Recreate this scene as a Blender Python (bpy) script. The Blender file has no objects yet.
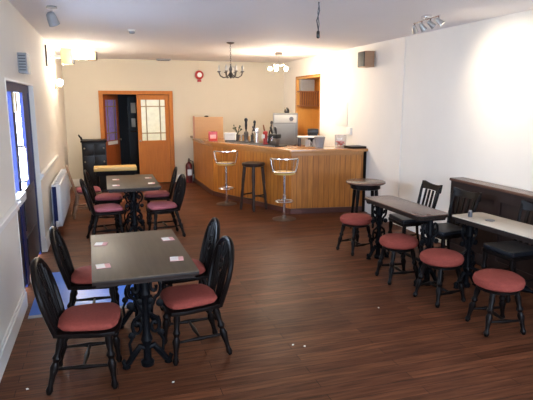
import bpy, bmesh, math, random
from mathutils import Vector, Matrix
random.seed(7)
S = bpy.context.scene
COL = S.collection
PI = math.pi
V = Vector

# ------------------------------------------------------------------ materials
def new_mat(name):
    m = bpy.data.materials.new(name); m.use_nodes = True
    return m, m.node_tree, m.node_tree.nodes['Principled BSDF']

def simple(name, col, rough=.5, metal=0., var=.0, scale=12., bump=0., coat=0., stretch=(1, 1, 1), spec=.5):
    m, t, b = new_mat(name); n = t.nodes; l = t.links
    b.inputs['Base Color'].default_value = (*col, 1)
    b.inputs['Roughness'].default_value = rough
    b.inputs['Metallic'].default_value = metal
    b.inputs['Coat Weight'].default_value = coat
    b.inputs['Coat Roughness'].default_value = .15
    b.inputs['Specular IOR Level'].default_value = spec
    tc = n.new('ShaderNodeTexCoord'); mp = n.new('ShaderNodeMapping'); mp.inputs['Scale'].default_value = stretch
    l.new(tc.outputs['Object'], mp.inputs['Vector'])
    nz = n.new('ShaderNodeTexNoise'); nz.inputs['Scale'].default_value = scale; nz.inputs['Detail'].default_value = 4
    l.new(mp.outputs['Vector'], nz.inputs['Vector'])
    if var:
        mx = n.new('ShaderNodeMix'); mx.data_type = 'RGBA'
        mx.inputs['A'].default_value = (*[c * (1 - var) for c in col], 1)
        mx.inputs['B'].default_value = (*[min(1, c * (1 + var)) for c in col], 1)
        l.new(nz.outputs['Fac'], mx.inputs['Factor']); l.new(mx.outputs['Result'], b.inputs['Base Color'])
    if bump:
        bp = n.new('ShaderNodeBump'); bp.inputs['Strength'].default_value = bump; bp.inputs['Distance'].default_value = .01
        l.new(nz.outputs['Fac'], bp.inputs['Height']); l.new(bp.outputs['Normal'], b.inputs['Normal'])
    return m

def boards(name, c1, c2, cm, rot, row, length, rough, mortar=.012, grain=.35, coat=0., bumpy=.3, spec=.5):
    """planks: brick texture over object coordinates, plus stretched grain noise"""
    m, t, b = new_mat(name); n = t.nodes; l = t.links
    tc = n.new('ShaderNodeTexCoord'); mp = n.new('ShaderNodeMapping'); mp.inputs['Rotation'].default_value = rot
    l.new(tc.outputs['Object'], mp.inputs['Vector'])
    br = n.new('ShaderNodeTexBrick'); br.inputs['Scale'].default_value = 1
    br.inputs['Brick Width'].default_value = length; br.inputs['Row Height'].default_value = row
    br.inputs['Mortar Size'].default_value = mortar * row * 2; br.inputs['Mortar Smooth'].default_value = .3
    br.inputs['Color1'].default_value = (*c1, 1); br.inputs['Color2'].default_value = (*c2, 1); br.inputs['Mortar'].default_value = (*cm, 1)
    l.new(mp.outputs['Vector'], br.inputs['Vector'])
    m2 = n.new('ShaderNodeMapping'); m2.inputs['Scale'].default_value = (1.2, 14, 14)
    l.new(mp.outputs['Vector'], m2.inputs['Vector'])
    nz = n.new('ShaderNodeTexNoise'); nz.inputs['Scale'].default_value = 2.5; nz.inputs['Detail'].default_value = 5
    l.new(m2.outputs['Vector'], nz.inputs['Vector'])
    rp = n.new('ShaderNodeMapRange'); rp.inputs['From Min'].default_value = .3; rp.inputs['From Max'].default_value = .7
    rp.inputs['To Min'].default_value = 1 - grain; rp.inputs['To Max'].default_value = 1 + grain
    l.new(nz.outputs['Fac'], rp.inputs['Value'])
    vm = n.new('ShaderNodeVectorMath'); vm.operation = 'SCALE'
    l.new(br.outputs['Color'], vm.inputs[0]); l.new(rp.outputs['Result'], vm.inputs['Scale'])
    l.new(vm.outputs['Vector'], b.inputs['Base Color'])
    nr = n.new('ShaderNodeTexNoise'); nr.inputs['Scale'].default_value = 1.4; nr.inputs['Detail'].default_value = 3
    l.new(tc.outputs['Object'], nr.inputs['Vector'])
    rr = n.new('ShaderNodeMapRange'); rr.inputs['To Min'].default_value = rough * .8; rr.inputs['To Max'].default_value = rough * 1.25
    l.new(nr.outputs['Fac'], rr.inputs['Value']); l.new(rr.outputs['Result'], b.inputs['Roughness'])
    b.inputs['Coat Weight'].default_value = coat; b.inputs['Coat Roughness'].default_value = .2
    b.inputs['Specular IOR Level'].default_value = spec
    bp = n.new('ShaderNodeBump'); bp.inputs['Strength'].default_value = bumpy; bp.inputs['Distance'].default_value = .004
    inv = n.new('ShaderNodeMath'); inv.operation = 'SUBTRACT'; inv.inputs[0].default_value = 1
    l.new(br.outputs['Fac'], inv.inputs[1]); l.new(inv.outputs['Value'], bp.inputs['Height'])
    l.new(bp.outputs['Normal'], b.inputs['Normal'])
    return m

def emit(name, col, st):
    m, t, b = new_mat(name)
    b.inputs['Base Color'].default_value = (*col, 1)
    b.inputs['Emission Color'].default_value = (*col, 1); b.inputs['Emission Strength'].default_value = st
    return m

def pane(name, tint=(1, 1, 1), refl=.08):
    m, t, b = new_mat(name); n = t.nodes; l = t.links
    tr = n.new('ShaderNodeBsdfTransparent'); tr.inputs['Color'].default_value = (*tint, 1)
    gl = n.new('ShaderNodeBsdfGlossy'); gl.inputs['Roughness'].default_value = .03
    mx = n.new('ShaderNodeMixShader'); mx.inputs['Fac'].default_value = refl
    l.new(tr.outputs['BSDF'], mx.inputs[1]); l.new(gl.outputs['BSDF'], mx.inputs[2])
    l.new(mx.outputs['Shader'], n['Material Output'].inputs['Surface'])
    return m

FLOOR = boards('floor_boards', (.142, .050, .023), (.084, .029, .014), (.016, .007, .004), (0, 0, 0), .095, 1.3, .42, grain=.42, spec=.06)
WALL = simple('cream_wall_paint', (.77, .71, .62), .75, var=.03, scale=3, bump=.05)
WALLR = simple('pale_wall_paint', (.80, .755, .69), .75, var=.03, scale=3, bump=.05)
WALLB = simple('buttermilk_wall_paint', (.60, .53, .41), .75, var=.03, scale=3, bump=.05)
CEIL = simple('ceiling_paint', (.80, .765, .765), .85, var=.02, scale=2, bump=.03)
WHITE = simple('white_gloss_paint', (.78, .75, .70), .4, var=.03, scale=6)
PINE = boards('varnished_matchboard', (.48, .18, .030), (.39, .135, .022), (.20, .065, .012), (PI / 2, 0, PI / 2), .095, 6., .42, mortar=.025, grain=.22, coat=.1, spec=.35)
PINEV = PINE
DOORW = simple('orange_door_wood', (.46, .150, .022), .5, var=.2, scale=4, stretch=(9, 9, .8), spec=.25)
DOORR = simple('red_brown_door_wood', (.36, .085, .020), .5, var=.2, scale=4, stretch=(9, 9, .8), spec=.25)
BARTOP = simple('honey_counter_wood', (.46, .20, .06), .25, var=.2, scale=5, stretch=(1, 1, 6), coat=.5)
PLINTH = simple('dark_red_plinth', (.09, .03, .022), .45, var=.2, scale=8)
DARK = simple('dark_stained_wood', (.0065, .004, .0035), .36, var=.35, scale=7, stretch=(3, 3, 1), spec=.11)
DARKP = simple('dark_panel_wood', (.028, .016, .014), .45, var=.3, scale=5, stretch=(4, 4, 1), coat=.0, spec=.25)
STOOLW = simple('brown_stool_wood', (.030, .014, .010), .4, var=.3, scale=7, spec=.3)
TTOP = simple('walnut_tabletop', (.098, .069, .043), .42, var=.3, scale=3, stretch=(10, 1, 1), spec=.15)
TTOPR = simple('red_walnut_tabletop', (.120, .062, .046), .27, var=.3, scale=3, stretch=(10, 1, 1), coat=.12)
TTOPL = simple('worn_sheen_tabletop', (.60, .52, .42), .25, var=.12, scale=3, stretch=(10, 1, 1), coat=.12)  # pale from worn varnish plus wall reflection put into the colour
TEDGE = simple('dark_table_edge', (.020, .012, .009), .4, var=.2, spec=.2)
IRON = simple('black_cast_iron', (.004, .004, .005), .45, var=.2, scale=30, bump=.1, spec=.08)
RED = simple('red_seat_fabric', (.245, .050, .036), .9, var=.22, scale=60, bump=.25, spec=.2)
PINKRED = simple('faded_red_seat_fabric', (.30, .085, .095), .9, var=.22, scale=60, bump=.25, spec=.2)
BLACKPAD = simple('black_leatherette', (.010, .011, .015), .4, var=.2, scale=40, bump=.1, spec=.25)
CHROME = simple('chrome', (.80, .80, .82), .12, 1.)
STEEL = simple('brushed_steel', (.17, .17, .17), .5, .35, var=.1, scale=10, stretch=(1, 1, 20))
BRASS = simple('aged_brass', (.30, .24, .16), .35, 1., var=.2)
PEWTER = simple('tarnished_pewter', (.16, .14, .13), .4, .8, var=.2)
CREAMP = simple('cream_plastic', (.74, .71, .64), .4)
WPLAST = simple('white_plastic', (.80, .79, .77), .35)
RADW = simple('white_radiator_enamel', (.74, .74, .76), .35)
DKBLUE = simple('dark_blue_frame_paint', (.014, .020, .095), .4, spec=.15)
BLACK = simple('black_plastic', (.012, .012, .014), .35)
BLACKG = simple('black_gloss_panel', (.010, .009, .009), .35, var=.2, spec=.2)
GREY = simple('grey_plastic', (.28, .28, .28), .5, var=.1)
DGREY = simple('charcoal_plastic', (.06, .06, .07), .4)
REDP = simple('red_paint', (.45, .03, .025), .3)
REDDK = simple('dark_red_extinguisher_paint', (.10, .010, .010), .35)
SPKW = simple('light_plywood', (.62, .46, .26), .5, var=.15, scale=4, stretch=(1, 1, 8))
SPKB = simple('brown_veneer', (.36, .20, .11), .5, var=.15, scale=4, stretch=(1, 1, 8))
BOARDW = simple('tan_ply', (.40, .22, .095), .5, var=.12, scale=3, stretch=(1, 1, 6))
SHELFW = simple('brown_shelf_wood', (.26, .10, .04), .4, var=.2)
PALEPINE = simple('yellow_pine', (.66, .42, .12), .4, var=.15, scale=4, stretch=(1, 8, 8), coat=.2)
TANCH = simple('tan_window_lit_wood', (.30, .18, .11), .4, var=.25, scale=6)  # tan tone paints in the window light falling on the chair
SKYSHEEN = simple('sky_sheen_blue', (.045, .15, .50), .3, var=.2, scale=90, spec=.3)  # blue of the sky's reflection on the floor put into the colour
LOBBY = simple('lobby_shade', (.016, .015, .016), .7)  # near-black so the open doorway reads dark; lobby shade put into the colour
FROST = simple('frosted_yellow_glass', (.70, .66, .40), .25, var=.18, scale=9, spec=.6)
STAINV = simple('violet_stained_glass', (.34, .26, .62), .12, var=.3, scale=14, spec=.6)
STAINP = simple('pale_textured_glass', (.62, .50, .38), .15, var=.3, scale=20, spec=.6)
LEAD = simple('lead_came', (.30, .20, .08), .5, .3)
GLASS = pane('window_glass', (.93, .96, 1.), .07)
CLEARP = pane('clear_plastic', (.90, .90, .92), .12)
BULB = emit('lit_bulb', (1., .80, .52), 45.)
BULBW = emit('lit_lantern_glass', (1., .93, .80), 14.)
SPOTG = emit('lit_spot_lens', (1., .86, .66), 30.)
BULBOFF = simple('unlit_candle_bulb', (.55, .52, .46), .2)
PINKM = simple('pink_paper', (.70, .36, .34), .7)
WHITEM = simple('white_card', (.80, .76, .70), .6)
PAPER = simple('paper_white', (.74, .71, .66), .7)
AMBER = simple('amber_tumbler_glass', (.55, .33, .15), .15)
GRAPH = simple('dark_mat_rubber', (.015, .014, .016), .6)
SWEETR = simple('red_wrapped_sweets', (.55, .06, .06), .4, var=.6, scale=40)
GREEN = simple('dark_green_sprig', (.04, .055, .03), .6)
TERR = simple('outside_paving', (.40, .40, .42), .8, var=.2)

# ------------------------------------------------------------------ mesh builder
class MB:
    def __init__(s): s.bm = bmesh.new(); s.x = Matrix.Identity(4)
    def _add(s, verts, faces):
        vs = [s.bm.verts.new(s.x @ V(v)) for v in verts]
        for f in faces:
            try: s.bm.faces.new([vs[i] for i in f])
            except ValueError: pass
        return vs
    def box(s, a, b, bev=0.):
        (x0, y0, z0), (x1, y1, z1) = [min(p, q) for p, q in zip(a, b)], [max(p, q) for p, q in zip(a, b)]
        vs = s._add([(x0, y0, z0), (x1, y0, z0), (x1, y1, z0), (x0, y1, z0), (x0, y0, z1), (x1, y0, z1), (x1, y1, z1), (x0, y1, z1)],
                    [(0, 3, 2, 1), (4, 5, 6, 7), (0, 1, 5, 4), (1, 2, 6, 5), (2, 3, 7, 6), (3, 0, 4, 7)])
        if bev:
            es = list({e for v in vs for e in v.link_edges})
            bmesh.ops.bevel(s.bm, geom=es, offset=bev, segments=2, profile=.6, affect='EDGES')
        return s
    def prism(s, poly, z0, z1, bev=0.):
        n = len(poly)
        vs = s._add([(x, y, z0) for x, y in poly] + [(x, y, z1) for x, y in poly],
                    [tuple(range(n - 1, -1, -1)), tuple(range(n, 2 * n))] + [(i, (i + 1) % n, n + (i + 1) % n, n + i) for i in range(n)])
        if bev:
            es = list({e for v in vs for e in v.link_edges})
            bmesh.ops.bevel(s.bm, geom=es, offset=bev, segments=2, profile=.6, affect='EDGES')
        return s
    def lathe(s, prof, base=(0, 0, 0), axis=(0, 0, 1), seg=20):
        """prof: list of (r, h) along axis from base"""
        q = V((0, 0, 1)).rotation_difference(V(axis).normalized()).to_matrix()
        vs = []; fs = []; k = len(prof)
        for i in range(seg):
            a = 2 * PI * i / seg
            for r, h in prof:
                vs.append(V(base) + q @ V((max(r, 1e-4) * math.cos(a), max(r, 1e-4) * math.sin(a), h)))
        for i in range(seg):
            j = (i + 1) % seg
            for p in range(k - 1):
                fs.append((i * k + p, j * k + p, j * k + p + 1, i * k + p + 1))
        fs.append(tuple(i * k for i in range(seg - 1, -1, -1))); fs.append(tuple(i * k + k - 1 for i in range(seg)))
        s._add(vs, fs); return s
    def rod(s, a, b, r0, r1=None, seg=10):
        a, b = V(a), V(b); r1 = r0 if r1 is None else r1
        return s.lathe([(r0, 0), (r1, (b - a).length)], a, b - a, seg)
    def turned(s, a, b, prof, seg=12):
        """turned spindle: prof in (r, t) with t 0..1 along a->b"""
        a, b = V(a), V(b); L = (b - a).length
        return s.lathe([(r, t * L) for r, t in prof], a, b - a, seg)
    def tube(s, pts, r, seg=8, closed=False):
        pts = [V(p) for p in pts]; n = len(pts); rs = r if isinstance(r, (list, tuple)) else [r] * n
        rings = []; nrm = None
        for i, p in enumerate(pts):
            if closed: t = pts[(i + 1) % n] - pts[i - 1]
            else: t = pts[min(i + 1, n - 1)] - pts[max(i - 1, 0)]
            t = t.normalized() if t.length > 1e-9 else V((0, 0, 1))
            if nrm is None: nrm = t.orthogonal().normalized()
            nrm = (nrm - t * nrm.dot(t)); nrm = nrm.normalized() if nrm.length > 1e-6 else t.orthogonal().normalized()
            bn = t.cross(nrm)
            rings.append([s.bm.verts.new(s.x @ (p + (nrm * math.cos(2 * PI * k / seg) + bn * math.sin(2 * PI * k / seg)) * rs[i])) for k in range(seg)])
        m = n if closed else n - 1
        for i in range(m):
            A, B = rings[i], rings[(i + 1) % n]
            off = 0
            if closed and i == n - 1:
                off = min(range(seg), key=lambda o: (A[0].co - B[o].co).length)
            for k in range(seg):
                try: s.bm.faces.new((A[k], A[(k + 1) % seg], B[(k + 1 + off) % seg], B[(k + off) % seg]))
                except ValueError: pass
        if not closed:
            for R_ in (rings[0][::-1], rings[-1]):
                try: s.bm.faces.new(R_)
                except ValueError: pass
        return s
    def build(s, name, mat, parent=None, loc=None, smooth=True):
        bmesh.ops.recalc_face_normals(s.bm, faces=s.bm.faces)
        me = bpy.data.meshes.new(name); s.bm.to_mesh(me); s.bm.free()
        me.materials.append(mat)
        if smooth:
            for p in me.polygons: p.use_smooth = True
            try: me.set_sharp_from_angle(angle=math.radians(38))
            except Exception: pass
        o = bpy.data.objects.new(name, me); COL.objects.link(o)
        if loc is not None: o.location = loc
        if parent is not None: o.parent = parent
        return o

def recenter(o):
    """put a top-level mesh's origin at its base centre"""
    c = [v.co for v in o.data.vertices]
    p = V(((min(v.x for v in c) + max(v.x for v in c)) / 2, (min(v.y for v in c) + max(v.y for v in c)) / 2, min(v.z for v in c)))
    o.data.transform(Matrix.Translation(-p)); o.location = o.location + p
    return o

def tag(o, label, cat, group=None):
    o['label'] = label; o['category'] = cat
    if group: o['group'] = group
    return o
def thing(name, label, cat, loc=(0, 0, 0), rz=0., group=None):
    o = bpy.data.objects.new(name, None); COL.objects.link(o); o.empty_display_size = .1
    o.location = loc; o.rotation_euler = (0, 0, rz)
    return tag(o, label, cat, group)
def struct(o, label=None):
    o['kind'] = 'structure'
    if label: o['label'] = label
    return o
def kids(o): return [c for c in bpy.data.objects if c.parent == o]
def copy_tree(o, parent=None):
    c = o.copy(); COL.objects.link(c)
    if parent is not None: c.parent = parent
    for ch in kids(o): copy_tree(ch, c)
    return c
def dup(o, loc, rz, label, group=None):
    c = copy_tree(o); c.location = loc; c.rotation_euler = (0, 0, rz); c['label'] = label
    if group: c['group'] = group
    return c
R = math.radians

# ------------------------------------------------------------------ setting
XL, XR, YB, YF, ZC = -.79, 4.30, 12.40, -2.5, 2.82
T = .12
struct(MB().box((XL - .5, YF - .2, -.12), (XR + .8, YB + 1.9, 0)).build('floor', FLOOR, smooth=False))
struct(MB().box((XL - .5, YF - .2, ZC), (XR + .8, YB + 1.9, ZC + .12)).build('ceiling', CEIL, smooth=False))
D0, D1, DH = 5.07, 6.95, 2.07                       # street-door opening in the left wall
w = MB()
w.box((XL - T, YF, 0), (XL, D0, ZC)); w.box((XL - T, D1, 0), (XL, YB, ZC)); w.box((XL - T, D0, DH), (XL, D1, ZC))
struct(w.build('wall_left', WALL, smooth=False))
H0, H1, HB, HT = 10.12, 11.50, 1.08, 2.42            # hatch opening in the right wall
w = MB()
w.box((XR, YF, 0), (XR + T, H0, ZC)); w.box((XR, H1, 0), (XR + T, YB, ZC)); w.box((XR, H0, HT), (XR + T, H1, ZC)); w.box((XR, H0, 0), (XR + T, H1, HB))
struct(w.build('wall_right', WALLR, smooth=False))
B0, B1, BH = -.07, 1.57, 2.13                        # double doors in the back wall
w = MB()
w.box((XL - T, YB, 0), (B0, YB + T, ZC)); w.box((B1, YB, 0), (XR + T, YB + T, ZC)); w.box((B0, YB, BH), (B1, YB + T, ZC))
struct(w.build('wall_back', WALLB, smooth=False))
# unseen front wall (behind the camera); three windows added to let daylight in
added_wins = [(-.35, .95), (1.2, 2.5), (2.75, 3.9)]
w = MB(); xs = XL - T
for a, b in added_wins:
    w.box((xs, YF - T, 0), (a, YF, ZC)); w.box((a, YF - T, 0), (b, YF, .75)); w.box((a, YF - T, 2.45), (b, YF, ZC)); xs = b
w.box((xs, YF - T, 0), (XR + T, YF, ZC))
struct(w.build('wall_front', WALL, smooth=False))
for i, (a, b) in enumerate(added_wins):
    f = MB(); e = .05; y0, y1 = YF - .09, YF - .03
    f.box((a, y0, .75), (a + e, y1, 2.45)); f.box((b - e, y0, .75), (b, y1, 2.45)); f.box((a, y0, .75), (b, y1, .8)); f.box((a, y0, 2.4), (b, y1, 2.45))
    f.box(((a + b) / 2 - .02, y0, .8), ((a + b) / 2 + .02, y1, 2.4)); f.box((a + e, y0, 1.75), (b - e, y1, 1.79))
    fo = struct(f.build('window_%d' % (i + 1), WHITE, smooth=False))
    MB().box((a + e, YF - .062, .8), (b - e, YF - .058, 2.4)).build('pane', GLASS, fo, smooth=False)
# chimney-breast step on the right wall and cove of the left ceiling edge
struct(MB().box((XR - .012, 6.95, 0), (XR, 8.55, ZC)).build('trim_1', WALLR, smooth=False), 'shallow pale wall step behind the bar end')
# skirtings
def skirt(name, a, b, h=.17, d=.022, cap=.012):
    m = MB(); (x0, y0), (x1, y1) = a, b
    m.box((x0, y0, 0), (x1, y1, h - .03)); 
    cx = (x0 + x1) / 2; cy = (y0 + y1) / 2
    if abs(x1 - x0) < abs(y1 - y0):
        s = 1 if x0 in (XL,) else -1
        if s > 0: m.box((x0, y0, h - .03), (x0 + cap, y1, h))
        else: m.box((x1 - cap, y0, h - .03), (x1, y1, h))
    else: m.box((x0, y1 - cap, h - .03), (x1, y1, h))
    return struct(m.build(name, WHITE, smooth=False))
skirt('baseboard_left', (XL, YF), (XL + .022, D0))
skirt('baseboard_left', (XL, D1), (XL + .022, YB))
skirt('baseboard_right', (XR - .034, 6.95), (XR - .012, 7.85))
skirt('baseboard_right', (XR - .022, YF), (XR, 6.95))
skirt('baseboard_back', (XL, YB - .022), (B0 - .06, YB))
skirt('baseboard_back', (B1 + .06, YB - .022), (1.98, YB))
# dado rail (flat ledge) of the left wall
for y0, y1 in ((YF, D0 - .01), (D1 + .01, 9.35)):
    m = MB().box((XL, y0, .965), (XL + .045, y1, 1.0), .004).box((XL, y0, .93), (XL + .025, y1, .965))
    struct(m.build('trim_3', WHITE, smooth=False), 'painted dado ledge along the left wall')
# ---- street door, left
dx0, dx1 = XL - .105, XL - .045
m = MB()
m.box((dx0, D0, 0), (dx1, D0 + .07, DH)); m.box((dx0, D1 - .09, 0), (dx1, D1, DH)); m.box((dx0, D0 + .07, DH - .09), (dx1, D1 - .09, DH))
m.box((dx0, 5.62, 0), (dx1, 5.80, DH - .09))
d = struct(m.build('door_1', DKBLUE, smooth=False), 'dark blue glazed street door in the left wall')
m = MB(); m.box((dx0 + .01, D0 + .07, .04), (dx1 - .01, 5.62, .95)); m.box((dx0 + .01, 5.80, .04), (dx1 - .01, D1 - .09, .95))
m.box((dx1 - .01, 5.88, .15), (dx1, 6.76, .45)); m.box((dx1 - .01, 5.88, .53), (dx1, 6.76, .88))
m.build('kick_panel', simple('near_black_door_panel', (.010, .010, .014), .3), d, smooth=False)
MB().box((dx0 + .02, 6.42, .95), (dx1 - .005, D1 - .09, DH - .09)).build('stile', DKBLUE, d, smooth=False)
MB().box((XL - .08, D0 + .07, 1.0), (XL - .074, 5.62, DH - .09)).build('side_pane', GLASS, d, smooth=False)
MB().box((XL - .08, 5.80, 1.0), (XL - .074, 6.42, DH - .09)).build('door_pane', GLASS, d, smooth=False)
MB().box((dx1 - .005, D0 + .07, .93), (XL + .02, 5.58, 1.01), .005).build('mid_rail', WHITE, d, smooth=False)
MB().box((dx1, 5.66, 1.78), (dx1 + .03, 5.77, DH - .10), .004).build('orange_reflection', SPKW, d)  # block added as the orange reflection at the stile top
h = MB().tube([(dx1, 5.74, 1.08), (dx1 + .05, 5.76, 1.08), (dx1 + .06, 5.80, 1.10), (dx1 + .06, 5.80, 1.42), (dx1 + .05, 5.76, 1.44), (dx1, 5.74, 1.44)], .011)
h.build('pull_handle', CHROME, d)
m = MB()                                             # architrave round the opening
m.box((XL, D0 - .018, 0), (XL + .006, D0, DH + .018)); m.box((XL, D1, 0), (XL + .006, D1 + .018, DH + .018)); m.box((XL, D0, DH), (XL + .006, D1, DH + .018))
struct(m.build('trim_4', WHITE, smooth=False), 'white frame moulding round the left street door')
struct(MB().box((-6, 2.5, -.14), (XL - .5, 10, -.02)).build('trim_5', TERR, smooth=False), 'paving outside the street door')
# ---- double doors, back wall
m = MB()
m.box((B0, YB - .03, 0), (B0 + .09, YB + T, BH)); m.box((B1 - .09, YB - .03, 0), (B1, YB + T, BH)); m.box((B0 + .09, YB - .03, BH - .08), (B1 - .09, YB + T, BH))
d = struct(m.build('door_2', DOORW, smooth=False), 'orange wooden frame of the back double doors')
def door_leaf(name, wood, width, parent, loc, rz, glassmat, stained=False):
    o = bpy.data.objects.new(name, None); COL.objects.link(o); o.parent = parent; o.location = loc; o.rotation_euler = (0, 0, rz)
    t = .045; hh = 2.04; g0, g1, gz0, gz1 = .09, width - .09, 1.0, 1.93
    m = MB(); m.box((0, 0, .01), (g0, t, hh)); m.box((g1, 0, .01), (width, t, hh)); m.box((g0, 0, gz1), (g1, t, hh)); m.box((g0, 0, .87), (g1, t, gz0))
    m.box((g0, .008, .2), (g1, t - .008, .87)); m.box((g0, 0, .01), (g1, t, .2))
    m.build('leaf_frame', wood, o, smooth=False)
    MB().box((g0, .016, gz0), (g1, .026, gz1)).build('leaf_glass', glassmat, o, smooth=False)
    m = MB(); c = .012
    for x in (g0 + .115, g1 - .115): m.box((x - c, .006, gz0), (x + c, .036, gz1))
    for z in (gz0 + .17, gz1 - .15): m.box((g0, .008, z - c), (g1, .034, z + c))
    m.build('glazing_bar', LEAD, o, smooth=False)
    return o
door_leaf('door_leaf', DOORW, .72, d, (.755, YB - .005, 0), 0, FROST)
ll = door_leaf('door_leaf', DOORR, .72, d, (B0 + .095, YB + .06, 0), R(62), STAINV)
m = MB().lathe([(.022, 0), (.022, .01), (.010, .012), (.010, .04), (.024, .05), (.02, .07), (.0, .075)], (.66, 0, 1.0), (0, -1, 0), 14); m.build('door_knob', BRASS, ll)
MB().box((.12, -.004, .90), (.60, 0, .98)).build('notice', PAPER, ll, smooth=False)
m = MB().lathe([(.022, 0), (.022, .01), (.010, .012), (.010, .04), (.024, .05), (.02, .07), (.0, .075)], (.80, YB - .005, 1.0), (0, -1, 0), 14); m.build('door_knob', BRASS, d)
# lobby beyond the double doors
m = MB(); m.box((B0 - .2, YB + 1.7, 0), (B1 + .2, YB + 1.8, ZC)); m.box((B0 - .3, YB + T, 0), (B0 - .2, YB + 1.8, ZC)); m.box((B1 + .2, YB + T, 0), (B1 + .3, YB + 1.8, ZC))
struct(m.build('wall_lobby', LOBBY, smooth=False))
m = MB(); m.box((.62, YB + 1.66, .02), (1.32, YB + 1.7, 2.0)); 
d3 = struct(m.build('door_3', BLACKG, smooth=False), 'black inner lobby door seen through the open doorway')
MB().tube([(.66, YB + 1.64, 1.13), (1.28, YB + 1.64, 1.13)], .016).build('push_bar', CHROME, d3)
for z0, z1, x0, x1 in ((1.60, 1.86, .70, .82), (1.24, 1.46, .70, .80), (1.36, 1.47, .90, 1.0)):
    MB().box((x0, YB + 1.655, z0), (x1, YB + 1.66, z1)).build('notice', PAPER, d3, smooth=False)

# ------------------------------------------------------------------ hatch alcove joinery in the right wall
hx = XR + .55
a = thing('serving_hatch', 'orange pine lined hatch recess in the wall behind the bar', 'hatch', (XR, (H0 + H1) / 2, HB))
m = MB(); L = (H1 - H0) / 2; hh = HT - HB
m.box((.001, -L, 0), (.65, -L + .02, hh)); m.box((.001, L - .03, 0), (.65, L, hh)); m.box((.62, -L + .02, 0), (.65, L - .03, hh)); m.box((.001, -L + .02, hh - .03), (.62, L - .03, hh)); m.box((.001, -L + .02, 0), (.62, L - .03, .03))
m.build('lining', simple('orange_pine_lining', (.56, .27, .06), .45, var=.15, scale=4, stretch=(6, 6, 1)), a, smooth=False)
m = MB(); m.box((-.012, -L - .02, -.02), (0, -L, hh + .03)); m.box((-.012, L, -.02), (0, L + .03, hh + .03)); m.box((-.012, -L, hh), (0, L, hh + .03))
m.build('frame', BARTOP, a, smooth=False)
m = MB(); z0, z1 = .70, 1.02
yf = L - .18
m.box((.005, yf, z0), (.60, L - .03, z0 + .03)); m.box((.005, yf, z1), (.60, L - .03, z1 + .03))
for i in range(10):
    x = .02 + i * .053
    m.box((x, yf + .005, z0 + .03), (x + .026, yf + .03, z1))
m.build('slatted_rack', SHELFW, a, smooth=False)
MB().box((.05, yf + .02, z1 + .03), (.38, L - .03, hh - .03)).build('cupboard', GREY, a, smooth=False)

# ------------------------------------------------------------------ bar counter
P0, P1, P2, P3 = V((2.02, YB - .03)), V((2.08, 10.35)), V((2.98, 8.18)), V((XR - .022, 8.02))
BZ = 1.10
def offset_poly(pts, dist):
    """offset an open polyline to its left by dist"""
    out = []
    for i, p in enumerate(pts):
        ns = []
        if i > 0: e = (pts[i] - pts[i - 1]).normalized(); ns.append(V((-e.y, e.x)))
        if i < len(pts) - 1: e = (pts[i + 1] - pts[i]).normalized(); ns.append(V((-e.y, e.x)))
        if len(ns) == 1: out.append(p + ns[0] * dist)
        else:
            b = (ns[0] + ns[1]).normalized(); out.append(p + b * (dist / b.dot(ns[0])))
    return out
line = [P0, P1, P2, P3]
bar = thing('bar_counter', 'varnished orange pine bar counter angled across the back right corner', 'bar counter', (P1.x, P1.y, 0))
def loc2(p): return (p.x - P1.x, p.y - P1.y)
inner = offset_poly(line, .05)
for i in range(3):
    # each boarded face in its own frame so the boards stand upright along it
    a_, b_ = line[i], line[i + 1]; e = b_ - a_; ang = math.atan2(e.y, e.x); Ln = e.length
    o = MB().box((0, 0, .09), (Ln, .04, BZ - .05)).build('boarded_front', PINE, bar, smooth=False)
    o.location = (*loc2(a_), 0); o.rotation_euler = (0, 0, ang)
    m = MB().box((-.004, -.018, 0), (Ln + .004, .02, .09)); o = m.build('plinth', PLINTH, bar, smooth=False); o.location = (*loc2(a_), 0); o.rotation_euler = (0, 0, ang)
    m = MB().box((0, -.015, BZ - .11), (Ln, .0, BZ - .05), .003); o = m.build('frieze', BARTOP, bar, smooth=False); o.location = (*loc2(a_), 0); o.rotation_euler = (0, 0, ang)
outer = offset_poly(line, -.07); back = offset_poly(line, .50)
outer[0].y = YB - .03; back[0].y = YB - .03; outer[3].x = XR - .014; back[3].x = XR - .014
MB().prism([loc2(p) for p in outer + back[::-1]], BZ - .05, BZ, .008).build('countertop', BARTOP, bar)
inb = offset_poly(line, .48); ina = offset_poly(line, .45); inb[0].y = ina[0].y = YB - .03; inb[3].x = ina[3].x = XR - .014
MB().prism([loc2(p) for p in ina + inb[::-1]], 0, BZ - .05).build('rear_panel', DARKP, bar, smooth=False)
MB().box((P3.x - P1.x - .05, P3.y - P1.y - .03, 0), (P3.x - P1.x, P3.y - P1.y - .02, BZ - .05)).build('end_post', DARK, bar, smooth=False)
# dark flap slab on the right end
m = MB().box((-.28, -.16, 0), (.0, .14, .035), .006)
tag(m.build('bar_flap', DARK, loc=(XR - .02, 8.16, BZ)), 'dark wooden slab lying on the right end of the bar top', 'board')

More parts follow.
